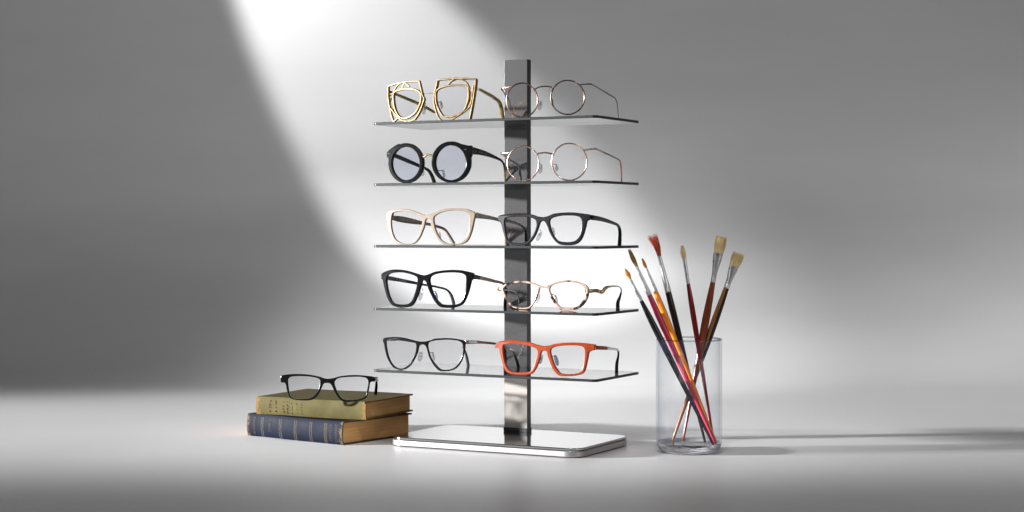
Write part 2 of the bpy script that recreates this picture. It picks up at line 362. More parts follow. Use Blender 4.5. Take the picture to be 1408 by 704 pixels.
r3 = [(597.2, 300.4), (598.3, 297.7), (601.9, 294.9), (608.7, 291.9), (617.3, 290.2), (626.6, 289.7), (636.0, 290.4), (642.0, 292.1), (645.0, 294.7), (645.8, 298.7), (646.0, 308.1), (645.2, 316.6), (643.7, 322.6), (641.1, 327.7), (637.3, 331.8), (632.6, 334.4), (626.6, 335.2), (619.8, 335.0), (613.9, 333.8), (607.9, 330.3), (603.6, 324.3), (599.8, 315.8), (597.5, 306.4)]
f, hs = g.front(PX, o3, [l3, r3], M['beige'], .0042, .001)
for h in hs: g.lens(h, M['lens'])
g.temple(Z5, [(1050, 196, .004, 8.4, 3.2), (1100, 200, .016, 7.8, 3.2), (1160, 210, .035, 6.4, 3), (1220, 220, .055, 5.8, 3), (1310, 244, .088, 4.6, 3), (1360, 285, .103, 3.6, 3.4), (1372, 380, .115, 4, 3.6), (1378, 490, .125, 4.4, 3.6)],
         [('temple', 0, 3, M['taupe']), ('temple_tip', 3, 7, M['taupe'])])
q = g.p3(Z5, 1050, 195, .001); q.z += g.dz
bm = bmesh.new(); box(bm, q.x-.004, q.x+.0022, q.y+.0026, q.y+.010, q.z-.0042, q.z+.0042, .0006); link('hinge', mesh_of(bm), M['hinge'], g.root)
q = g.p3(Z5, 178, 205, .001); q.z += g.dz
bm = bmesh.new(); box(bm, q.x-.002, q.x+.0035, q.y+.0036, q.y+.010, q.z-.0042, q.z+.0042, .0006); link('hinge', mesh_of(bm), M['taupe'], g.root)
tl = g.temple(Z5, [(180, 210, .004, 5.5, 3), (230, 222, .016, 7.2, 3), (300, 234, .03, 9.2, 3), (400, 252, .052, 8.6, 3), (510, 272, .075, 5.8, 3), (620, 292, .092, 4.2, 3), (740, 332, .108, 4, 3.4), (790, 390, .116, 3.8, 3.4), (845, 478, .127, 3.6, 3.4)],
         [('temple', 0, 5, M['taupe']), ('temple_tip', 5, 8, M['beige'])])
g.pad(Z5, 705, 395, .006, .010, .0035, -24, None, 1)
M['print'] = mat('pale_print', (.85, .83, .8), .5)
def text_mesh(s, size, bold=0.0):
    cu = bpy.data.curves.new('t', 'FONT'); cu.body = s; cu.size = size; cu.align_x = 'LEFT'; cu.align_y = 'CENTER'; cu.offset = bold; cu.resolution_u = 3
    tmp = bpy.data.objects.new('t', cu); COL.objects.link(tmp)
    me = bpy.data.meshes.new_from_object(tmp.evaluated_get(bpy.context.evaluated_depsgraph_get()))
    bpy.data.objects.remove(tmp); bpy.data.curves.remove(cu); return me
def text_along(g, Z, s, size, A, B, m, parent, off=-.0019):
    """printing on the inner face of a temple, running from A to B (photo point, local depth)"""
    a = g.p3(Z, A[0], A[1], A[2]); b = g.p3(Z, B[0], B[1], B[2]); a.z += g.dz; b.z += g.dz
    me = text_mesh(s, size, size*.012); w = max(v.co.x for v in me.vertices); d = (b-a); n = Vector((1, 0, 0))*1
    side = d.normalized().cross(Vector((0, 0, 1))).normalized(); upv = side.cross(d.normalized())
    for v in me.vertices:
        x, y = v.co.x, v.co.y; v.co = a + d*(x/w) + upv*y + side*abs(off)
    return link('temple_print', me, m, parent)
text_along(g, Z5, 'VEGGOORWORK', .0046, (270, 228, .024), (440, 258, .06), M['print'], tl)

# --- row 3 right: matte charcoal black
g = Glasses('matte charcoal rectangular glasses on the middle shelf, right of the beige pair', ST, 748, -.125, SHZ[2], RZ, .7, 312)
o = [(35, 190), (60, 172), (150, 158), (250, 155), (340, 165), (400, 184), (450, 190), (490, 182), (550, 158), (640, 148), (730, 147), (820, 158), (880, 167), (886, 190), (882, 214), (857, 230), (845, 280), (825, 350), (800, 402), (765, 435), (710, 450), (640, 450), (590, 435), (548, 395), (512, 335), (488, 270), (468, 235), (445, 227), (425, 242), (405, 300), (380, 360), (345, 412), (305, 440), (240, 451), (170, 447), (128, 430), (105, 390), (85, 330), (70, 270), (55, 232), (38, 225)]
hl = [(100, 218), (116, 196), (200, 186), (290, 188), (350, 200), (383, 222), (385, 262), (370, 320), (340, 380), (308, 413), (260, 428), (190, 428), (146, 418), (122, 388), (108, 330), (100, 270)]
hr = [(512, 228), (532, 201), (600, 181), (680, 176), (760, 181), (797, 200), (805, 240), (800, 310), (780, 370), (750, 405), (700, 419), (640, 419), (592, 408), (560, 378), (535, 330), (516, 270)]
f, hs = g.front(Z6, o, [hl, hr], M['black_matte'], .0045, .0012)
for h in hs: g.lens(h, M['lens'])
g.temple(Z6, [(872, 192, .003, 7.2, 3.6), (910, 196, .012, 7, 3.6), (1000, 214, .045, 6, 3.6), (1095, 246, .08, 4.6, 3.4), (1140, 272, .099, 3.8, 3.4), (1156, 330, .112, 3.6, 3.4), (1152, 440, .125, 4.6, 3.6)],
         [('temple', 0, 3, M['black']), ('temple_tip', 3, 6, M['black'])])
g.temple(Z6, [(60, 200, .004, 6, 3.4), (105, 220, .02, 5, 3.2), (180, 240, .06, 3.6, 3), (245, 268, .09, 3, 3), (282, 305, .105, 2.8, 3), (290, 360, .115, 3, 3), (294, 440, .125, 3.4, 3)],
         [('temple', 0, 3, M['black']), ('temple_tip', 3, 6, M['black'])])

g.pad(Z6, 412, 365, .008, .015, .0055, 26, None, -1, (415, 300))
g.pad(Z6, 545, 325, .008, .013, .004, -24, None, 1, (520, 290))
g.wire(Z6, [(x, y, z) for x, y, z in smooth_open([tuple(g.p3(Z6, *p)+Vector((0, 0, g.dz))) for p in ((520, 262, .05), (570, 268, .07), (610, 300, .09), (640, 345, .105), (675, 432, .12))], 5)], .0013, M['grey_tip'], 'pad_loop', False, local=True) if False else None

# --- row 4 left: large black
g = Glasses('large black glasses with brown temples on the fourth shelf from the top', ST, 585, -.140, SHZ[3], RZ, .7, 395)
o = [(525.1, 377.8), (527.7, 375.4), (533.6, 372.8), (541.3, 371.3), (549.0, 371.3), (557.5, 372.3), (566.0, 374.4), (574.5, 377.1), (579.6, 378.6), (584.8, 379.1), (590.0, 377.6), (597.7, 374.5), (607.0, 372.7), (617.3, 371.8), (625.8, 371.6), (634.3, 372.2), (642.8, 373.9), (651.5, 376.2), (651.9, 378.6), (651.6, 383.9), (649.2, 386.3), (647.9, 390.6), (645.8, 399.1), (643.2, 406.7), (640.3, 413.6), (636.4, 419.1), (630.9, 422.1), (624.1, 423.8), (615.6, 424.0), (607.9, 423.4), (602.8, 420.4), (597.7, 414.4), (593.4, 406.7), (590.4, 399.9), (588.2, 394.0), (586.5, 388.9), (583.9, 386.3), (581.8, 386.9), (580.1, 391.4), (578.4, 398.2), (575.4, 406.7), (572.0, 414.0), (569.4, 418.7), (565.2, 422.1), (557.5, 423.6), (549.8, 423.6), (543.0, 422.1), (537.5, 417.8), (532.8, 409.3), (529.8, 399.1), (527.7, 389.7), (526.6, 385.3), (525.2, 383.9)]
hl = [(533.2, 381.2), (535.3, 378.2), (539.6, 376.2), (547.3, 375.4), (554.9, 375.6), (563.5, 377.4), (570.3, 379.7), (574.4, 382.6), (574.5, 388.0), (573.2, 395.7), (571.1, 403.3), (568.6, 410.2), (565.3, 415.7), (561.7, 418.4), (554.1, 419.3), (546.4, 418.8), (541.7, 416.8), (537.5, 410.2), (534.5, 400.8), (532.8, 390.6), (532.6, 384.6)]
hr = [(592.1, 383.3), (594.3, 380.3), (599.4, 377.8), (608.7, 376.1), (619.0, 375.4), (628.3, 375.6), (636.0, 376.8), (640.4, 379.3), (641.5, 383.7), (641.1, 392.3), (640.3, 400.8), (638.6, 407.6), (636.4, 413.6), (633.3, 417.2), (627.5, 419.2), (619.0, 420.0), (610.4, 419.5), (606.0, 417.2), (601.1, 411.9), (596.4, 404.2), (593.4, 394.8), (591.9, 388.0)]
f, hs = g.front(PX, o, [hl, hr], M['black'], .0046, .0012)
for h in hs: g.lens(h, M['lens'])
g.temple(Z7, [(1038, 155, .003, 7.4, 3.2), (1070, 160, .012, 6.6, 3.2), (1105, 167, .023, 6, 3), (1180, 183, .05, 5.4, 3), (1260, 203, .08, 4.6, 3), (1345, 226, .106, 3.8, 3), (1372, 290, .118, 3.6, 3), (1366, 438, .134, 7, 3)],
         [('temple', 0, 2, M['black']), ('temple_bar', 2, 5, M['bronze_flat']), ('temple_tip', 5, 7, M['black'])])
tl = g.temple(Z7, [(140, 165, .004, 5, 3), (185, 172, .018, 6.4, 3), (300, 192, .05, 5.4, 3), (420, 215, .08, 4.6, 3), (540, 238, .098, 3.4, 3), (680, 262, .112, 3.2, 3), (775, 292, .122, 3.2, 3.2), (820, 350, .13, 3.6, 3.2), (845, 436, .138, 4.4, 3.2)],
         [('temple', 0, 3, M['grey_tip']), ('temple_tip', 3, 8, M['grey_tip'])])
text_along(g, Z7, 'I  Lello', .0034, (250, 184, .035), (345, 202, .062), M['print'], tl)
g.pad(Z7, 510, 345, .008, .016, .0055, 16, None, -1, (520, 270))
g.pad(Z7, 668, 352, .009, .015, .006, -24, M['pad_grey'], 1, (618, 300))

# --- row 4 right: oval marbled metal
g = Glasses('oval marbled gold and brown glasses with wavy temples on the fourth shelf', ST, 749, -.105, SHZ[3], RZ, .7, 400)
o = [(128, 222), (160, 190), (230, 168), (310, 160), (380, 170), (430, 188), (470, 204), (505, 210), (535, 203), (565, 186), (630, 165), (710, 157), (780, 165), (840, 184), (880, 205), (895, 235), (893, 290), (870, 345), (830, 390), (780, 415), (710, 423), (650, 418), (610, 385), (570, 330), (547, 280), (535, 240), (520, 226), (495, 226), (470, 222), (460, 250), (440, 310), (412, 360), (385, 395), (350, 410), (290, 411), (230, 396), (185, 360), (155, 310), (136, 262)]
hl = [(150, 228), (172, 205), (240, 184), (310, 179), (380, 189), (428, 207), (444, 226), (438, 270), (415, 330), (385, 378), (350, 396), (290, 397), (235, 381), (195, 345), (168, 295), (151, 252)]
hr = [(555, 227), (577, 201), (640, 181), (710, 173), (780, 181), (828, 199), (857, 226), (865, 260), (855, 310), (825, 360), (790, 388), (730, 404), (665, 402), (626, 370), (591, 325), (566, 280), (554, 247)]
f, hs = g.front(Z8, o, [hl, hr], M['marble'], .0036, .001)
for h in hs: g.lens(h, M['lens'])
M['carved'] = noisy('carved_gold', (.3, .17, .07), (.75, .55, .33), .28, (260,)*3, metal=.9, lo=.42, hi=.55)
g.temple(Z8, [(872, 252, .002, 6.4, 3), (900, 252, .006, 5.6, 3.4), (958, 248, .015, 5.4, 3.4), (985, 256, .025, 5.4, 4), (1015, 257, .035, 5.8, 4.4), (1040, 226, .048, 5.6, 4.4), (1080, 213, .065, 3.2, 3), (1150, 212, .085, 2.2, 2.4), (1180, 240, .098, 2.2, 2.4), (1168, 300, .105, 3.4, 3), (1150, 350, .11, 5.2, 3.6), (1148, 392, .115, 5.6, 3.8)],
         [('temple', 0, 2, M['carved']), ('temple_wave', 2, 6, M['carved']), ('temple_bar', 6, 8.5, M['silver']), ('temple_tip', 8.5, 11, M['black'])], 2.6)
g.wire(Z8, [(880, 235), (880, 272)], .001, M['gold'], 'hinge', False, dy=-.002)
g.wire(Z8, [(936, 250), (944, 250)], .0016, M['gold'], 'rivet', False, dy=.004)
q0 = g.tr(Z8, [(95, 235), (130, 250)])
g.temple(Z8, [(140, 232, .002, 4.4, 3), (112, 234, .004, 5.4, 3.4), (100, 236, .010, 5.2, 3.4), (150, 240, .03, 2.2, 2), (210, 250, .06, 1.4, 1.6), (255, 270, .08, 1.4, 1.6), (275, 310, .095, 1.6, 1.8), (284, 350, .105, 3.6, 3), (280, 388, .112, 4.8, 3.4)],
         [('temple', 0, 3, M['carved']), ('temple_bar', 3, 6, M['silver']), ('temple_tip', 6, 8, M['grey_tip'])], 2.4)
g.pad(Z8, 450, 320, .008, .014, .0045, 20, None, -1, (455, 260), 'gold')
g.pad(Z8, 608, 325, .008, .014, .0065, -22, None, 1, (560, 280), 'gold')

# --- row 5 left: thin black
g = Glasses('slim black glasses with silver hinges on the bottom shelf', ST, 582, -.140, SHZ[4], RZ, .7, 488)
o = [(527.3, 466.5), (530.2, 464.3), (542.4, 463.2), (554.5, 464.2), (568.0, 467.5), (577.5, 469.6), (585.6, 469.3), (593.7, 467.3), (598.5, 465.6), (611.3, 464.8), (624.1, 465.4), (634.3, 467.1), (640.1, 469.0), (640.2, 472.0), (639.4, 480.6), (637.7, 488.2), (635.2, 495.9), (631.7, 501.9), (626.6, 507.0), (619.8, 509.8), (612.2, 510.6), (605.3, 510.0), (600.2, 506.1), (594.3, 498.5), (589.9, 489.1), (587.7, 481.0), (586.6, 477.7), (584.9, 475.0), (582.2, 473.7), (578.4, 474.3), (576.1, 477.3), (574.8, 483.7), (571.4, 491.8), (566.7, 499.9), (561.3, 505.5), (555.9, 508.0), (549.1, 508.3), (542.4, 505.9), (537.0, 499.9), (532.3, 490.5), (529.6, 479.7), (528.4, 472.3), (527.3, 470.2)]
hl = [(532.0, 467.8), (537.0, 466.1), (546.4, 465.7), (558.6, 467.7), (569.1, 470.5), (572.2, 472.5), (572.9, 477.0), (571.4, 485.8), (568.0, 493.2), (563.3, 500.3), (557.2, 505.3), (550.5, 506.7), (544.0, 504.4), (538.6, 498.6), (534.4, 489.1), (532.1, 478.3), (531.5, 472.3)]
hr = [(588.8, 473.2), (591.2, 470.2), (599.1, 468.1), (605.3, 467.6), (613.9, 467.1), (623.2, 467.5), (630.9, 468.8), (635.2, 471.2), (636.8, 475.4), (637.0, 482.3), (635.2, 489.9), (631.7, 497.6), (627.5, 503.4), (621.5, 507.1), (613.9, 508.5), (607.0, 507.8), (601.5, 503.6), (595.5, 495.9), (592.4, 490.5), (590.0, 482.4), (588.8, 477.3)]
f, hs = g.front(PX, o, [hl, hr], M['black'], .0036, .0009)
for h in hs: g.lens(h, M['lens'])
g.temple(Z9, [(958, 150, .003, 4.2, 3), (1000, 152, .012, 5.6, 3.4), (1075, 151, .035, 5, 3.2), (1150, 156, .06, 3.8, 3), (1270, 168, .09, 3.4, 3), (1345, 185, .103, 3.2, 3), (1368, 270, .112, 3.4, 3), (1366, 480, .122, 3.6, 3)],
         [('hinge', 0, 2, M['silver']), ('temple', 2, 4, M['redbrown']), ('temple_tip', 4, 7, M['black'])])
g.temple(Z9, [(150, 125, .004, 3.4, 3), (230, 131, .015, 3, 3), (400, 140, .045, 3, 2.6), (640, 160, .075, 3, 2.6), (820, 178, .09, 3, 2.6), (930, 205, .1, 2.8, 2.8), (965, 280, .108, 3, 3), (992, 380, .116, 3.4, 3)],
         [('hinge', 0, 1, M['silver']), ('temple', 1, 5, M['silver']), ('temple_tip', 5, 7, M['grey_tip'])]) if False else \
g.temple(Z9, [(150, 125, .004, 3.4, 3), (230, 128, .015, 3, 3), (300, 128, .04, 2.6, 2.6), (420, 146, .07, 2.6, 2.6), (500, 162, .085, 2.6, 2.6)],
         [('hinge', 0, 1, M['silver']), ('temple', 1, 4, M['black'])], ground=False)
g.temple(Z9, [(940, 200, .088, 2.4, 2.6), (958, 240, .1, 2.6, 2.6), (975, 300, .108, 3, 3), (992, 380, .116, 3.6, 3)], [('temple_tip', 0, 3, M['grey_tip'])])
g.pad(Z9, 505, 300, .008, .015, .0065, 16, None, -1, (488, 260))
g.pad(Z9, 638, 295, .008, .014, .005, -26, None, 1, (600, 260))

# --- row 5 right: coral
g = Glasses('coral orange rectangular glasses on the bottom shelf', ST, 748, -.136, SHZ[4], RZ, .7, 492)
o = [(680.8, 478.2), (681.4, 474.4), (684.4, 470.5), (692.0, 468.6), (700.6, 467.8), (710.8, 468.0), (721.0, 469.0), (729.5, 470.8), (736.3, 473.1), (741.5, 474.5), (744.3, 475.2), (749.4, 475.6), (755.3, 475.0), (763.0, 472.8), (772.4, 471.6), (782.6, 471.0), (794.5, 471.1), (806.5, 472.0), (816.7, 473.3), (818.9, 473.9), (818.7, 477.8), (818.2, 481.2), (813.3, 482.4), (810.4, 484.6), (809.4, 489.7), (807.7, 498.2), (806.0, 505.9), (803.9, 511.3), (800.5, 514.2), (794.5, 516.1), (786.0, 517.1), (776.6, 517.4), (769.8, 516.6), (764.7, 513.1), (760.4, 506.7), (756.6, 498.2), (753.6, 489.7), (752.2, 483.7), (749.4, 482.2), (746.1, 482.9), (744.4, 485.9), (743.2, 491.4), (741.0, 499.1), (738.0, 505.9), (734.6, 511.4), (730.4, 514.4), (722.7, 515.4), (711.6, 515.3), (703.1, 514.0), (697.2, 511.4), (693.7, 506.7), (691.6, 499.9), (689.1, 490.6), (687.1, 482.0), (685.4, 478.6)]
hl = [(692.5, 476.1), (693.9, 474.0), (700.6, 472.8), (709.1, 472.9), (719.3, 473.9), (729.5, 476.1), (736.3, 478.6), (739.3, 482.0), (739.1, 487.2), (736.8, 496.5), (733.8, 504.2), (730.8, 509.3), (727.0, 511.3), (719.3, 512.0), (709.1, 511.7), (702.3, 509.7), (698.0, 505.0), (695.0, 498.2), (693.1, 488.9), (692.3, 481.2)]
hr = [(757.7, 482.0), (759.3, 479.1), (764.7, 476.8), (774.1, 475.2), (786.0, 474.8), (796.2, 475.4), (801.8, 476.9), (803.9, 479.7), (804.3, 487.2), (803.5, 496.5), (801.8, 504.2), (799.5, 509.7), (795.4, 512.7), (787.7, 514.0), (779.2, 514.2), (771.7, 513.0), (767.3, 508.5), (763.0, 501.6), (760.0, 493.1), (758.1, 486.3)]
f, hs = g.front(PX, o, [hl, hr], M['coral'], .0042, .0011)
for h in hs: g.lens(h, M['lens'])
g.temple(Z10, [(945, 178, .003, 6.2, 3.2), (980, 180, .014, 5.8, 3.2), (1050, 184, .04, 5, 3), (1100, 191, .065, 3.6, 3), (1148, 202, .092, 3.6, 3), (1153, 250, .103, 2.4, 2.6), (1140, 320, .111, 4.2, 3.2), (1138, 366, .118, 5, 3.2)],
         [('temple', 0, 2, M['coral']), ('temple_bar', 2, 4, M['silver']), ('temple_tip', 4, 7, M['black'])])
g.temple(Z10, [(90, 160, .004, 4.5, 3), (150, 172, .02, 4, 3), (190, 188, .05, 3.4, 3), (225, 205, .08, 3.4, 3), (245, 250, .098, 3.4, 3), (262, 300, .108, 3.6, 3), (275, 346, .115, 4, 3)],
         [('temple', 0, 2, M['coral']), ('temple_bar', 2, 3, M['silver']), ('temple_tip', 3, 6, M['black'])])
g.pad(Z10, 474, 285, .007, .013, .004, 16, M['pad_grey'], -1, (470, 240))
g.pad(Z10, 608, 290, .008, .017, .009, -30, M['pad_grey'], 1, (575, 255))

# --- the pair on the books
BK = Frame((-.4056, .295, 0), math.radians(-37))
BT, GT = .0345, .0270        # thickness of the blue and of the green book
ph = Frame((0, .195, BT+GT), 0)
q = ph.at(451, 545, 0)
g = Glasses('black rectangular glasses lying open on the green book', Frame((0, .190, 0), 0), 451, 0, BT+GT+.0006, math.radians(-7), .5, 530)
o = [(317, 92), (340, 76), (440, 68), (540, 74), (620, 90), (655, 102), (690, 105), (735, 97), (780, 85), (880, 76), (980, 82), (1040, 92), (1047, 110), (1045, 126), (1012, 132), (1003, 170), (992, 220), (975, 256), (930, 275), (840, 286), (798, 281), (765, 255), (735, 210), (712, 160), (696, 141), (670, 138), (648, 145), (630, 182), (605, 232), (570, 264), (520, 274), (440, 271), (400, 261), (378, 240), (362, 190), (350, 140), (318, 132)]
hl = [(373, 102), (400, 86), (480, 82), (560, 88), (608, 100), (625, 117), (622, 150), (605, 200), (580, 238), (545, 260), (480, 265), (420, 261), (395, 248), (381, 215), (373, 165), (370, 125)]
hr = [(733, 120), (760, 99), (830, 89), (920, 87), (970, 93), (991, 106), (998, 132), (990, 180), (979, 232), (962, 253), (920, 266), (850, 273), (806, 268), (776, 246), (751, 205), (733, 158), (729, 135)]
shr = lambda l: [((a-sum(p[0] for p in l)/len(l))*.972+sum(p[0] for p in l)/len(l), (b-sum(p[1] for p in l)/len(l))*.962+sum(p[1] for p in l)/len(l)) for a, b in l]
f, hs = g.front(Z11, o, [shr(hl), shr(hr)], M['black'], .0036, .0009)
for h in hs: g.lens(h, M['lens'])
g.temple(Z11, [(1046, 104, .002, 5, 2), (1062, 105, .006, 5.4, 2.2), (1070, 108, .02, 5, 2.4), (1066, 112, .06, 4, 2.6), (1058, 124, .10, 3.4, 3), (1056, 165, .112, 3, 3), (1050, 230, .122, 3.2, 3)],
         [('hinge', 0, 2, M['silver']), ('temple', 2, 4, M['black']), ('temple_tip', 4, 6, M['black'])])
g.temple(Z11, [(320, 112, .002, 5, 2), (322, 118, .008, 5, 2.2), (345, 118, .04, 4, 2.6), (385, 118, .08, 3.6, 2.6), (420, 128, .10, 3.4, 3), (432, 165, .112, 3, 3), (438, 205, .12, 3.2, 3)],
         [('hinge', 0, 2, M['silver']), ('temple', 2, 4, M['black']), ('temple_tip', 4, 6, M['black'])]) if False else \
g.temple(Z11, [(320, 104, .002, 5, 2), (326, 106, .01, 4.6, 2.2), (352, 108, .04, 4, 2.6)], [('hinge', 0, 1, M['silver']), ('temple', 1, 2, M['black'])], ground=False)

# ------------------------------------------------------------------ display stand
stand = thing('display_stand', 'tall dark metal stand with five glass shelves and a mirror polished base', 'display stand', ST.o, RZ)
def rrect(x0, x1, y0, y1, r, n=8):
    out = []
    for cx, cy, a0 in ((x1-r, y1-r, 0), (x0+r, y1-r, 90), (x0+r, y0+r, 180), (x1-r, y0+r, 270)):
        for k in range(n+1):
            a = math.radians(a0+90*k/n); out.append((cx+r*math.cos(a), cy+r*math.sin(a)))
    return out
def slab(loop, z0, z1, bev, seg=3, flat_idx=None):
    bm = bmesh.new(); vs = [bm.verts.new((x, y, z0)) for x, y in loop]
    f = bm.faces.new(vs); r = bmesh.ops.extrude_face_region(bm, geom=[f])
    for v in r['geom']:
        if isinstance(v, bmesh.types.BMVert): v.co.z = z1
    bmesh.ops.recalc_face_normals(bm, faces=bm.faces)
    es = [e for e in bm.edges if abs(e.verts[0].co.z-e.verts[1].co.z) < 1e-6]
    if bev: bmesh.ops.bevel(bm, geom=es, offset=bev, segments=seg, affect='EDGES', profile=.5)
    return bm
M['glass_top'] = thin_glass('smoked_glass_sheet', (.94, .94, .945), 1.5, (.5, .51, .52), 1.0, .01)
M['glass_edge'] = mat('dark_glass_edge', (.010, .012, .013), .4, 0, .25)
M['pole'] = noisy('dark_polished_steel', (.56, .555, .56), (.62, .615, .62), .15, (900, 900, 900), metal=.97, rvar=.004, spec=.4)
M['pole_reflection_tint'] = noisy('steel_floor_reflection_tint', (.80, .74, .685), (.83, .77, .715), .14, (40, 40, 900), metal=.62, rvar=.03)  # paler, warmer steel: the lit floor's reflection painted into the lower pole
M['foot'] = noisy('dark_brushed_foot', (.03, .03, .034), (.07, .07, .075), .35, (60, 60, 1500), metal=.3)
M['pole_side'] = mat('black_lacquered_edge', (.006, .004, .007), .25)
M['chrome'] = noisy('mirror_polished_steel', (.46, .455, .455), (.50, .495, .495), .12, (25,)*3, metal=1, rvar=.02)
M['chrome_side'] = noisy('polished_edge_steel', (.42, .395, .395), (.46, .435, .435), .4, (25,)*3, metal=1, rvar=.02)
for z in SHZ:
    bm = slab(rrect(-.1605, .2035, -.150, -.0008, .007), z-.0038, z, .0004, 1)
    for f_ in bm.faces: f_.material_index = 1 if abs(f_.normal.z) < .9 else 0
    me = mesh_of(bm, angle=20); weighted(link('shelf', me, [M['glass_top'], M['glass_edge']], stand))
    bm = bmesh.new(); box(bm, -.012, .014, -.008, -.0006, z-.0085, z-.0045, .0006)
    link('shelf_bracket', mesh_of(bm), M['clear_acrylic'], stand)
def bar(name, z0, z1, m, dx=0.0, dy=0.0):
    bm = bmesh.new(); box(bm, -.0202-dx, .0186+dx, -dy, .0125+dy, z0, z1, .0002)
    bmesh.ops.recalc_face_normals(bm, faces=bm.faces)
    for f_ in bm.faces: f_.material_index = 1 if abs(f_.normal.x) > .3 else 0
    return weighted(link(name, mesh_of(bm), m, stand))
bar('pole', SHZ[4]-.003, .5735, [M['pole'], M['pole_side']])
bar('lower_pole', .0145, SHZ[4]-.0032, [M['pole_reflection_tint'], M['pole_side']])
bm = bmesh.new(); box(bm, -.0206, .0190, -.0018, .0143, .0139, .0200, .0004)
weighted(link('foot_collar', mesh_of(bm), M['foot'], stand))
bx0, bx1, by0, by1 = .0152-.157, .0152+.157, -.0474-.0925, -.0474+.0875
base = weighted(link('base', mesh_of(slab(rrect(bx0, bx1, by0, by1, .024, 12), .0012, .0096, .0012), angle=30), M['chrome_side'], stand))
weighted(link('top_plate', mesh_of(slab(rrect(bx0+.0012, bx1-.0012, by0+.0012, by1-.0012, .0232, 12), .0102, .0138, .0009), angle=30), M['chrome'], base))
link('foot', mesh_of(slab(rrect(bx0+.003, bx1-.003, by0+.003, by1-.003, .021, 12), 0.0002, .0102, 0), angle=30), M['black_matte'], base)

# ------------------------------------------------------------------ books
def spine_y(z, T, bulge): return -bulge*math.sqrt(max(0, 1-((z-T/2)/(T/2+.002))**2))
def book(label, frame_o, rz, L, W, T, cover, pages, bulge, board=.0022):
    b = thing('book', label, 'book', frame_o, rz, None)
    def prof(inset, y1, bl):
        pts = [(y1, inset)]; n = 14
        for k in range(n+1):
            z = inset+(T-2*inset)*k/n
            pts.append((spine_y(z, T, bl)+inset*.9, z))
        pts.append((y1, T-inset)); return pts
    def extr(poly, x0, x1, closed=True, nx=1):
        bm = bmesh.new(); rows = []
        for i in range(nx+1):
            x = x0+(x1-x0)*i/nx
            rows.append([bm.verts.new((x, y, z)) for y, z in poly])
        n = len(poly)
        for i in range(nx):
            for k in range(n): bm.faces.new((rows[i][k], rows[i][(k+1) % n], rows[i+1][(k+1) % n], rows[i+1][k]))
        bm.faces.new(rows[0]); bm.faces.new(rows[-1][::-1]); return bm
    outer = prof(0, W, bulge); inner = prof(board, W, bulge)
    bm = extr(outer+inner[::-1], 0, L, nx=24)
    for v in bm.verts:                       # hand-worn, slightly uneven boards
        v.co.z += .0003*math.sin(v.co.x*37+v.co.y*21); v.co.y += .0004*math.sin(v.co.x*53)
    link('cover', mesh_of(bm, angle=40), cover, b)
    pg = prof(board+.0002, W-.005, bulge)
    bm = extr(pg, .0025, L-.003, nx=2)
    o_ = link('page_block', mesh_of(bm, angle=40), pages, b)
    return b
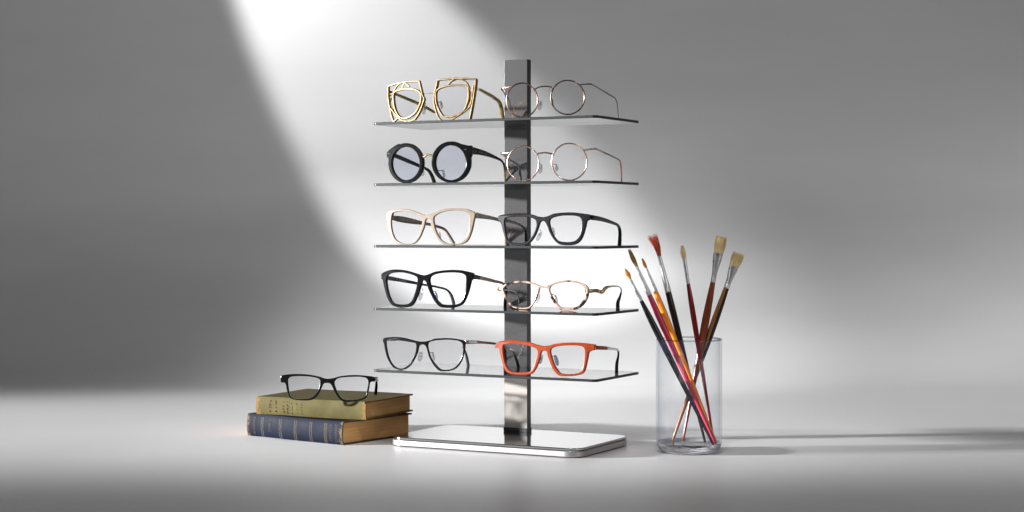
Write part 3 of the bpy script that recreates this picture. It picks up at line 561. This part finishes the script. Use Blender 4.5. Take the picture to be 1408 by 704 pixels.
def cloth(name, c1, c2, wear, L, T, lines=(), gold=(.10, .08, .045)):
    m = noisy(name, c1, c2, .62, (45, 45, 45), bump=.25, lo=.3, hi=.7); nt = m.node_tree
    b = nt.nodes['Principled BSDF']; b.inputs['Specular IOR Level'].default_value = .08; cr = next(n for n in nt.nodes if n.type == 'VALTORGB'); tc = next(n for n in nt.nodes if n.type == 'TEX_COORD')
    sx = nd(m, 'ShaderNodeSeparateXYZ'); ln(m, tc, 'Object', sx, 'Vector')
    # woven grain
    wn = nd(m, 'ShaderNodeTexNoise'); wn.inputs['Scale'].default_value = 900; ln(m, tc, 'Object', wn, 'Vector')
    bp = nd(m, 'ShaderNodeBump'); bp.inputs['Strength'].default_value = .35; bp.inputs['Distance'].default_value = .0003
    ln(m, wn, 'Fac', bp, 'Height'); ln(m, bp, 'Normal', b, 'Normal')
    # wear near the two ends of the cover, broken up by noise
    d1 = nd(m, 'ShaderNodeMath', operation='SUBTRACT'); d1.inputs[0].default_value = L; ln(m, sx, 'X', d1, 1)
    mn = nd(m, 'ShaderNodeMath', operation='MINIMUM'); ln(m, sx, 'X', mn, 0); ln(m, d1, 'Value', mn, 1)
    n2 = nd(m, 'ShaderNodeTexNoise'); n2.inputs['Scale'].default_value = 260; n2.inputs['Detail'].default_value = 5; ln(m, tc, 'Object', n2, 'Vector')
    ad = nd(m, 'ShaderNodeMath', operation='MULTIPLY_ADD'); ln(m, n2, 'Fac', ad, 0); ad.inputs[1].default_value = -.03; ln(m, mn, 'Value', ad, 2)
    lt = nd(m, 'ShaderNodeMapRange'); lt.inputs['From Min'].default_value = -.0105+wear[1]; lt.inputs['From Max'].default_value = -.0135+wear[1]
    ln(m, ad, 'Value', lt, 'Value')
    mx = nd(m, 'ShaderNodeMix', data_type='RGBA'); ln(m, lt, 'Result', mx, 0); nt.links.new(cr.outputs['Color'], mx.inputs[6]); mx.inputs[7].default_value = (*wear[0], 1)
    last = mx
    n3 = nd(m, 'ShaderNodeTexNoise'); n3.inputs['Scale'].default_value = 400; ln(m, tc, 'Object', n3, 'Vector')
    for x in lines:
        c = nd(m, 'ShaderNodeMath', operation='COMPARE'); c.inputs[1].default_value = x; c.inputs[2].default_value = .00055; ln(m, sx, 'X', c, 0)
        z1 = nd(m, 'ShaderNodeMath', operation='LESS_THAN'); z1.inputs[1].default_value = T-.004; ln(m, sx, 'Z', z1, 0)
        y1 = nd(m, 'ShaderNodeMath', operation='LESS_THAN'); y1.inputs[1].default_value = .001; ln(m, sx, 'Y', y1, 0)
        a = nd(m, 'ShaderNodeMath', operation='MULTIPLY'); ln(m, c, 'Value', a, 0); ln(m, z1, 'Value', a, 1)
        a2 = nd(m, 'ShaderNodeMath', operation='MULTIPLY'); ln(m, a, 'Value', a2, 0); ln(m, y1, 'Value', a2, 1)
        a3 = nd(m, 'ShaderNodeMath', operation='MULTIPLY'); ln(m, a2, 'Value', a3, 0); ln(m, n3, 'Fac', a3, 1)
        a4 = nd(m, 'ShaderNodeMath', operation='MULTIPLY'); ln(m, a3, 'Value', a4, 0); a4.inputs[1].default_value = 1.5; a4.use_clamp = True
        mm = nd(m, 'ShaderNodeMix', data_type='RGBA'); ln(m, a4, 'Value', mm, 0); nt.links.new(last.outputs[2], mm.inputs[6]); mm.inputs[7].default_value = (*gold, 1)
        last = mm
    nt.links.new(last.outputs[2], b.inputs['Base Color'])
    return m
def pages_mat(name, c1, c2):
    m = noisy(name, c1, c2, .8, (14, 14, 1500), bump=.6, detail=3, lo=.3, hi=.7, spec=.2); return m
LB, WB = .199, .153
lines = [.031, .0345, .070, .0735, .1015, .105, .133, .1365, .163, .1665]
blue = cloth('navy_book_cloth', (.002, .004, .012), (.0045, .0075, .02), ((.09, .062, .033), 0.0), LB, BT, lines)
pgs = pages_mat('browned_page_edges', (.62, .30, .10), (.84, .50, .21))
b1 = book('navy blue cloth book with gold lettered spine, bottom of the pile', BK.o, BK.rz, LB, WB, BT, blue, pgs, .006)
green = cloth('olive_book_cloth', (.07, .058, .020), (.105, .087, .034), ((.19, .11, .035), .002), .195, GT)
GK = Frame((-.391, .280, BT+.0004), math.radians(-26))
b2 = book('olive green cloth book lying on top of the navy blue book', GK.o, GK.rz, .195, .140, GT, green, pgs, .004)
M['gilt'] = noisy('worn_gilt', (.006, .009, .02), (.075, .052, .024), .6, (1400,)*3, lo=.4, hi=.62, spec=.1)
M['ink'] = mat('black_ink', (.02, .018, .012), .6)
def spine_text(b, s, size, x, z0, z1, T, bulge, m, width=None):
    """title running up the spine, laid on its rounded face"""
    me = text_mesh(s, size, size*.012); w = max(v.co.x for v in me.vertices)
    for v in me.vertices:
        u, h = v.co.x/w, v.co.y
        z = z0+(z1-z0)*u; v.co = (x-h, spine_y(z, T, bulge)-.0003, z)
    return link('spine_lettering', me, m, b)
spine_text(b1, 'MAN BRUCK', .0075, .017, .004, .0315, BT, .006, M['gilt'])
spine_text(b1, 'TARE Z', .0062, .05, .009, .029, BT, .006, M['gilt'])
spine_text(b1, 'BULL MOSS', .007, .086, .005, .031, BT, .006, M['gilt'])
spine_text(b1, 'UISUITCA', .0062, .176, .005, .030, BT, .006, M['gilt'])
spine_text(b1, 'S.FOREST', .0066, .187, .003, .031, BT, .006, M['gilt'])
def script_marks(b, x, z0, z1, w, T, bulge, m, seed):
    """a column of small brush-written characters"""
    rnd = random.Random(seed); bm = bmesh.new(); z = z1
    while z > z0:
        hgt = rnd.uniform(.003, .0045)
        for _ in range(rnd.choice((2, 3, 3, 4))):
            a = (x+rnd.uniform(-w, w), z-rnd.uniform(0, hgt)); c = (x+rnd.uniform(-w, w), z-rnd.uniform(0, hgt)); mid = ((a[0]+c[0])/2+rnd.uniform(-.0008, .0008), (a[1]+c[1])/2+rnd.uniform(-.0008, .0008))
            pts = smooth_open([a, mid, c], 3)
            sweep(bm, [(px_, spine_y(pz, T, bulge)-.0002, pz, .0008*rnd.uniform(.6, 1.5), .0002) for px_, pz in pts], False, 6, up=Vector((0, 1, 0)))
        z -= hgt+rnd.uniform(.0005, .0016)
    return link('spine_lettering', mesh_of(bm), m, b)
for i, (x, w, z0, z1) in enumerate([(.0255, .0022, .005, .0225), (.036, .0016, .005, .0225), (.050, .0022, .005, .0215), (.0585, .0026, .005, .0215), (.066, .0018, .006, .0205), (.0745, .0022, .004, .0205), (.083, .0018, .004, .0205)]):
    script_marks(b2, x, z0, z1, w, GT, .004, M['ink'], 40+i)

# ------------------------------------------------------------------ glass tumbler and brushes
TX, TY, TR, TH = .2535, .100, .0472, .1612
M['tumbler'] = thin_glass('clear_tumbler_glass', (1, 1, 1), 1.42, (.90, .905, .92), .7)
m_ = M['tumbler']; o_ = next(n for n in m_.node_tree.nodes if n.type == 'OUTPUT_MATERIAL'); mx_ = o_.inputs['Surface'].links[0].from_node
df = nd(m_, 'ShaderNodeBsdfDiffuse'); df.inputs['Color'].default_value = (.36, .42, .95, 1); mm_ = nd(m_, 'ShaderNodeMixShader'); mm_.inputs[0].default_value = .007  # faint blue diffuse, a painted veil of light over the dark handles
m_.node_tree.links.new(mx_.outputs[0], mm_.inputs[1]); m_.node_tree.links.new(df.outputs[0], mm_.inputs[2]); m_.node_tree.links.new(mm_.outputs[0], o_.inputs['Surface'])
tum = thing('glass_tumbler', 'clear straight glass tumbler holding the paintbrushes', 'glass', (TX, TY, 0))
def lathe(prof, seg=96):
    bm = bmesh.new(); rings = []
    for r, z in prof:
        if r < 1e-6: rings.append([bm.verts.new((0, 0, z))])
        else: rings.append([bm.verts.new((r*math.cos(2*math.pi*k/seg), r*math.sin(2*math.pi*k/seg), z)) for k in range(seg)])
    for A, B in zip(rings, rings[1:]):
        for k in range(seg):
            a, b_ = A[k % len(A)], A[(k+1) % len(A)]; c, d = B[(k+1) % len(B)], B[k % len(B)]
            vs = []
            for v in (a, b_, c, d):
                if v not in vs: vs.append(v)
            if len(vs) > 2: bm.faces.new(vs)
    return bm
wall = [(TR-.0004, .0145), (TR, .020), (TR, TH-.0008), (TR-.0008, TH), (TR-.0018, TH), (TR-.0026, TH-.0008), (TR-.0026, .018), (TR-.0034, .0145)]
link('wall', mesh_of(lathe(wall), angle=50), M['tumbler'], tum)
M['rim_glass'] = thin_glass('glass_rim', (.8, .81, .83), 1.5, (.45, .46, .5), 1.0)
bm = bmesh.new(); sweep(bm, [((TR-.0013)*math.cos(2*math.pi*k/96), (TR-.0013)*math.sin(2*math.pi*k/96), TH, .0026, .0028) for k in range(96)], True, 10)
link('rim', mesh_of(bm, angle=60), M['rim_glass'], tum)
M['base_glass'] = mat('solid_glass_base', (.93, .93, .97), .02); bb = M['base_glass'].node_tree.nodes['Principled BSDF']
bb.inputs['Transmission Weight'].default_value = 1; bb.inputs['IOR'].default_value = 1.46
nz = nd(M['base_glass'], 'ShaderNodeTexNoise'); nz.inputs['Scale'].default_value = 1; tcn = nd(M['base_glass'], 'ShaderNodeTexCoord'); mpn = nd(M['base_glass'], 'ShaderNodeMapping'); mpn.inputs['Scale'].default_value = (60, 60, 420)
ln(M['base_glass'], tcn, 'Object', mpn, 'Vector'); ln(M['base_glass'], mpn, 'Vector', nz, 'Vector')
bpn = nd(M['base_glass'], 'ShaderNodeBump'); bpn.inputs['Strength'].default_value = .5; bpn.inputs['Distance'].default_value = .002
ln(M['base_glass'], nz, 'Fac', bpn, 'Height'); ln(M['base_glass'], bpn, 'Normal', bb, 'Normal')
basep = [(0, .0008), (.034, .0003), (.040, .0015), (.0445, .0055), (TR-.0004, .0142), (TR-.0034, .0138), (.041, .0112), (.036, .0104), (0, .0100)]
link('base', mesh_of(lathe(basep), angle=50), M['base_glass'], tum)

def wood(name, c1, c2, rough=.15): return noisy(name, c1, c2, rough, (260, 260, 14), detail=4, rvar=.04)
M['h_black'] = mat('black_lacquer', (.006, .006, .008), .12)
M['h_pink'] = mat('crimson_pink_lacquer', (.5, .035, .08), .16)
M['h_orange'] = mat('amber_lacquer', (.8, .25, .012), .14)
M['h_dark'] = wood('dark_brown_lacquer', (.008, .005, .004), (.02, .012, .009))
M['h_red'] = mat('deep_red_lacquer', (.2, .006, .01), .1)
M['h_rust'] = wood('red_brown_wood', (.13, .022, .009), (.28, .06, .025), .2)
M['h_brown'] = wood('brown_wood', (.2, .085, .02), (.4, .18, .05), .16)
M['ferrule'] = noisy('nickel_ferrule', (.7, .7, .71), (.86, .86, .87), .3, (200,)*3, metal=1)
M['b_amber'] = noisy('amber_bristle', (.6, .24, .04), (.8, .38, .09), .6, (1500, 1500, 60))
M['b_rust'] = noisy('rust_red_bristle', (.36, .05, .015), (.62, .12, .04), .5, (1500, 1500, 60))
M['b_cream'] = noisy('cream_hog_bristle', (.62, .46, .2), (.85, .68, .38), .6, (1500, 1500, 60))
M['b_brown'] = noisy('brown_bristle', (.2, .11, .04), (.55, .27, .07), .5, (1500, 1500, 60))

def brush(label, tip, bot, lf, lb, hand, ferr, bris, mats, flat=1.0, splay=1.0, kind='point', twist=0.0):
    """tip, bot: (px, py|None, depth offset); lf, lb: ferrule and bristle length; hand: radii along the handle"""
    Yt, Yb = TY+tip[2], TY+bot[1]
    T = Vector(((tip[0]-704)/F*(Yt+D), Yt, H-(tip[1]-HY)/F*(Yt+D)))
    B = Vector(((bot[0]-704)/F*(Yb+D), Yb, .0125))
    ax = T-B; Ln = ax.length
    o = thing('paintbrush', label, 'paintbrush', B, 0, 'paintbrushes standing in the glass tumbler')
    o.rotation_euler = (Matrix.Rotation(math.radians(twist), 4, 'Z')).to_euler()
    zq = Vector((0, 0, 1)).rotation_difference(ax.normalized()); o.rotation_mode = 'QUATERNION'
    from mathutils import Quaternion
    o.rotation_quaternion = zq @ Quaternion((0, 0, 1), math.radians(twist))
    Lh = Ln-lf-lb
    def tube(st, seg=20):
        bm = bmesh.new(); rings = []
        for z, rx, ry in st: rings.append([bm.verts.new((rx*math.cos(2*math.pi*k/seg), ry*math.sin(2*math.pi*k/seg), z)) for k in range(seg)])
        for A, C in zip(rings, rings[1:]):
            for k in range(seg): bm.faces.new((A[k], A[(k+1) % seg], C[(k+1) % seg], C[k]))
        bm.faces.new(rings[0][::-1]); bm.faces.new(rings[-1]); return bm
    st = smooth_open([(Lh*t_, r/1000, r/1000) for t_, r in hand], 6)
    st = [(0, st[0][1]*.5, st[0][2]*.5), (.0008, st[0][1]*.9, st[0][2]*.9)] + [q_ for q_ in st if q_[0] > .001]
    bmh = tube(st)
    if isinstance(mats[0], tuple):
        for f_ in bmh.faces: f_.material_index = 0 if f_.calc_center_median().x < .0006 else 1
        link('handle', mesh_of(bmh, angle=50), list(mats[0]), o)
    else: link('handle', mesh_of(bmh, angle=50), mats[0], o)
    r0, r1 = ferr[0]/1000, ferr[1]/1000          # bottom radius, top half width
    fs = [(Lh-.001, r0*.96, r0*.96), (Lh, r0*1.04, r0*1.04), (Lh+.0015, r0*1.06, r0*1.06), (Lh+.0022, r0*.95, r0*.95), (Lh+.0032, r0*1.06, r0*1.06), (Lh+.0045, r0*1.06, r0*1.06), (Lh+.0052, r0*.95, r0*.95), (Lh+.0062, r0*1.05, r0*1.05), (Lh+.0072, r0, r0)]
    for k in range(1, 9):
        t_ = k/8; e = t_*t_*(3-2*t_)
        fs.append((Lh+.0072+(lf-.0072)*t_, r0+(r1-r0)*(e if flat > 1 else t_), r0+(r1/flat-r0)*(e if flat > 1 else t_)))
    link('ferrule', mesh_of(tube(fs), angle=40), M['ferrule'], o)
    z0 = Lh+lf-.002; rb, ra = bris[0]/1000, bris[1]/1000
    bmb = tube([(z0, r1*.9, r1/flat*.9), (z0+lb*.25, rb*.85, rb/flat*.85), (z0+lb*.6, rb*.8*(1 if kind != 'point' else .85), rb/flat*.8), (z0+lb*.86, ra*.8, ra/flat*.8), (z0+lb*.93, ra*.5, ra/flat*.5)])
    if kind == 'fan':
        bmb.free(); bmb = tube([(z0, r1*.9, r1*.9), (z0+lb*.3, r1*1.0, r1*1.0), (z0+lb*.5, r1*.6, r1*.6)])
    rnd = random.Random(hash(label) % 1000 if False else len(label))
    for k in range(260 if flat > 1 else 150):
        a = rnd.uniform(0, 2*math.pi); q_ = math.sqrt(rnd.uniform(.2, 1)); cx, cy = q_*math.cos(a), q_*math.sin(a)
        ln_ = lb*(rnd.uniform(.93, 1.03) if kind != 'point' else 1.14-.22*q_*rnd.uniform(.5, 1.2))
        if kind == 'fan': ln_ = lb*rnd.uniform(.86, 1.06)
        hr = .00022 if kind != 'fan' else .00028
        s0 = (cx*r1*.9, cy*r1/flat*.9); s1 = (cx*rb, cy*rb/flat); s2 = (cx*ra*splay, cy*ra*splay/flat)
        if kind == 'fan': s2 = (s2[0]-.003+rnd.uniform(-.0012, .0012), s2[1])
        pts = smooth_open([(s0[0], s0[1], z0, hr*2, hr*2), (s1[0], s1[1], z0+ln_*.5, hr*2, hr*2), (s2[0], s2[1], z0+ln_, hr*.5, hr*.5)], 3)
        sweep(bmb, pts, False, 4, up=Vector((0, 1, 0)))
    link('bristles', mesh_of(bmb, angle=60), mats[1], o)
    return o
HN = [(0, 1.7), (.25, 2.4), (.6, 3.6), (.82, 4.1), (1, 3.0)]
brush('small round brush with black handle and amber tip, leftmost in the tumbler', (859, 368, -.008), (981, -.021), .036, .0165, [(0, 1.8), (.35, 3.2), (.7, 4.6), (.88, 4.2), (1, 2.6)], (2.6, 1.5), (3.3, 1.2), (M['h_black'], M['b_amber']))
brush('crimson pink handled brush with long brown tip', (864.5, 342, 0), (984, -.011), .045, .027, [(0, 1.9), (.35, 3.2), (.7, 4.4), (.88, 4.5), (1, 3.5)], (3.5, 2.2), (3.3, 2.0), (M['h_pink'], M['b_brown']))
brush('amber orange handled brush with short tip', (882.5, 354, .010), (984.8, .0), .037, .015, [(0, 1.9), (.35, 3.0), (.7, 4.2), (.88, 4.5), (1, 3.3)], (3.3, 1.7), (2.5, 1.1), (M['h_orange'], M['b_amber']))
brush('dark brown handled brush with splayed rust red bristles', (899, 321, .012), (969.5, .009), .053, .033, [(0, 1.8), (.35, 3.0), (.7, 4.4), (.88, 4.8), (1, 4.3)], (4.4, 2.6), (4.8, 6.0), (M['h_dark'], M['b_rust']), splay=1.25, kind='fan')
brush('deep red handled brush with small cream bristles', (937.5, 336, .020), (981.5, .014), .037, .020, [(0, 1.5), (.35, 2.4), (.7, 3.9), (.88, 3.8), (1, 2.6)], (2.7, 3.0), (4.0, 1.8), (M['h_red'], M['b_cream']), flat=1.4, kind='flat')
brush('flat cream hog brush with red brown handle, tallest in the tumbler', (992.5, 323, .026), (939, .022), .042, .027, [(0, 1.7), (.35, 3.2), (.7, 5.6), (.86, 5.2), (1, 3.6)], (3.8, 7.0), (8.6, 8.4), (M['h_rust'], M['b_cream']), flat=2.6, kind='flat', twist=0)
brush('flat cream hog brush with brown and black handle, rightmost in the tumbler', (1016.5, 346, .026), (925, .032), .033, .022, [(0, 1.9), (.35, 3.2), (.7, 5.4), (.86, 5.2), (1, 4.0)], (4.2, 7.0), (8.8, 8.8), ((M['h_brown'], M['h_black']), M['b_cream']), flat=2.6, kind='flat', twist=0)

# ------------------------------------------------------------------ seamless backdrop (floor sweeping up into the wall)
YF, R, ZT = 1.10, .47, 3.4
prof = [(-4.0, 0), (-1, 0)] + [(y/10, 0) for y in range(-5, 11, 5)]
prof += [(YF+R*math.sin(a), R-R*math.cos(a)) for a in [math.pi/2*k/24 for k in range(25)]] + [(YF+R, 1.2), (YF+R, ZT)]
bm = bmesh.new(); rows = [[bm.verts.new((x, y, z)) for x in (-5, -2.5, 0, 2.5, 5)] for y, z in prof]
for A, B in zip(rows, rows[1:]):
    for k in range(4): bm.faces.new((A[k], A[k+1], B[k+1], B[k]))
M['backdrop'] = noisy('satin_white_sweep', (.685, .685, .69), (.725, .725, .73), .38, (2.2, 2.2, 9), spec=.45, rvar=.05, detail=9)
o = link('backdrop', mesh_of(bm, angle=60), M['backdrop']); o['kind'] = 'structure'; o['label'] = 'seamless pale grey studio backdrop sweeping from the floor up into the wall'

# ------------------------------------------------------------------ light
def lamp(name, kind, loc, to, e, **kw):
    L = bpy.data.lights.new(name, kind); L.energy = e; o = bpy.data.objects.new(name, L); COL.objects.link(o)
    for k, v in kw.items(): setattr(L, k, v)
    o.location = loc; o.rotation_euler = (Vector(to)-Vector(loc)).to_track_quat('-Z', 'Y').to_euler(); return o
P = Vector((-1.137, 1.148, 1.789)); d = Vector((1.249, .615, -1.748))
lamp('beam_spot', 'SPOT', P, P+Vector((1.275, .615, -1.735)), 215, spot_size=2*.186, spot_blend=.45, shadow_soft_size=.025)
g_ = lamp('glow_spot', 'SPOT', (.30, .35, 2.3), (.06, 1.32, -.04), 152, spot_size=2*math.radians(17), spot_blend=1, shadow_soft_size=.1)
g_.scale = (1, .75, 1)
lamp('floor_spot', 'SPOT', (0, -.9, 2.6), (.02, .38, 0), 95, spot_size=2*math.radians(15), spot_blend=.9, shadow_soft_size=.12)
lamp('key_low', 'SPOT', (-9, -.80, 1.25), (2.2, .82, .05), 15500, spot_size=2*math.radians(5.6), spot_blend=.8, shadow_soft_size=.15)
lamp('top_soft', 'AREA', (0, -.6, 2.6), (0, .9, .3), 2, shape='RECTANGLE', size=1.6, size_y=.8)
lamp('front_soft', 'AREA', (-1.3, -2.2, 1.5), (0, .1, .25), 8, shape='RECTANGLE', size=.9, size_y=.9)
lamp('right_soft', 'AREA', (1.7, -1.6, .9), (0, .1, .2), 6, shape='RECTANGLE', size=.8, size_y=.8)  # added fill for the page edges, in place of floor bounce
w = bpy.data.worlds.new('World'); S.world = w; w.use_nodes = True
w.node_tree.nodes['Background'].inputs['Color'].default_value = (1, 1, 1, 1); w.node_tree.nodes['Background'].inputs['Strength'].default_value = .05

# ------------------------------------------------------------------ camera
cam = bpy.data.cameras.new('camera'); co = bpy.data.objects.new('camera', cam); COL.objects.link(co)
cam.sensor_width = 36; cam.lens = 36*F/1408; cam.shift_y = -(352-HY)/1408; cam.clip_end = 50; cam.clip_start = .05
co.location = (0, -D, H); co.rotation_euler = (math.pi/2, 0, 0); S.camera = co
S.view_settings.view_transform = 'Standard'; S.view_settings.look = 'None'; S.view_settings.exposure = 0
S.cycles.max_bounces = 12; S.cycles.transparent_max_bounces = 40; S.cycles.transmission_bounces = 10; S.cycles.glossy_bounces = 6
S.cycles.caustics_reflective = False; S.cycles.caustics_refractive = False
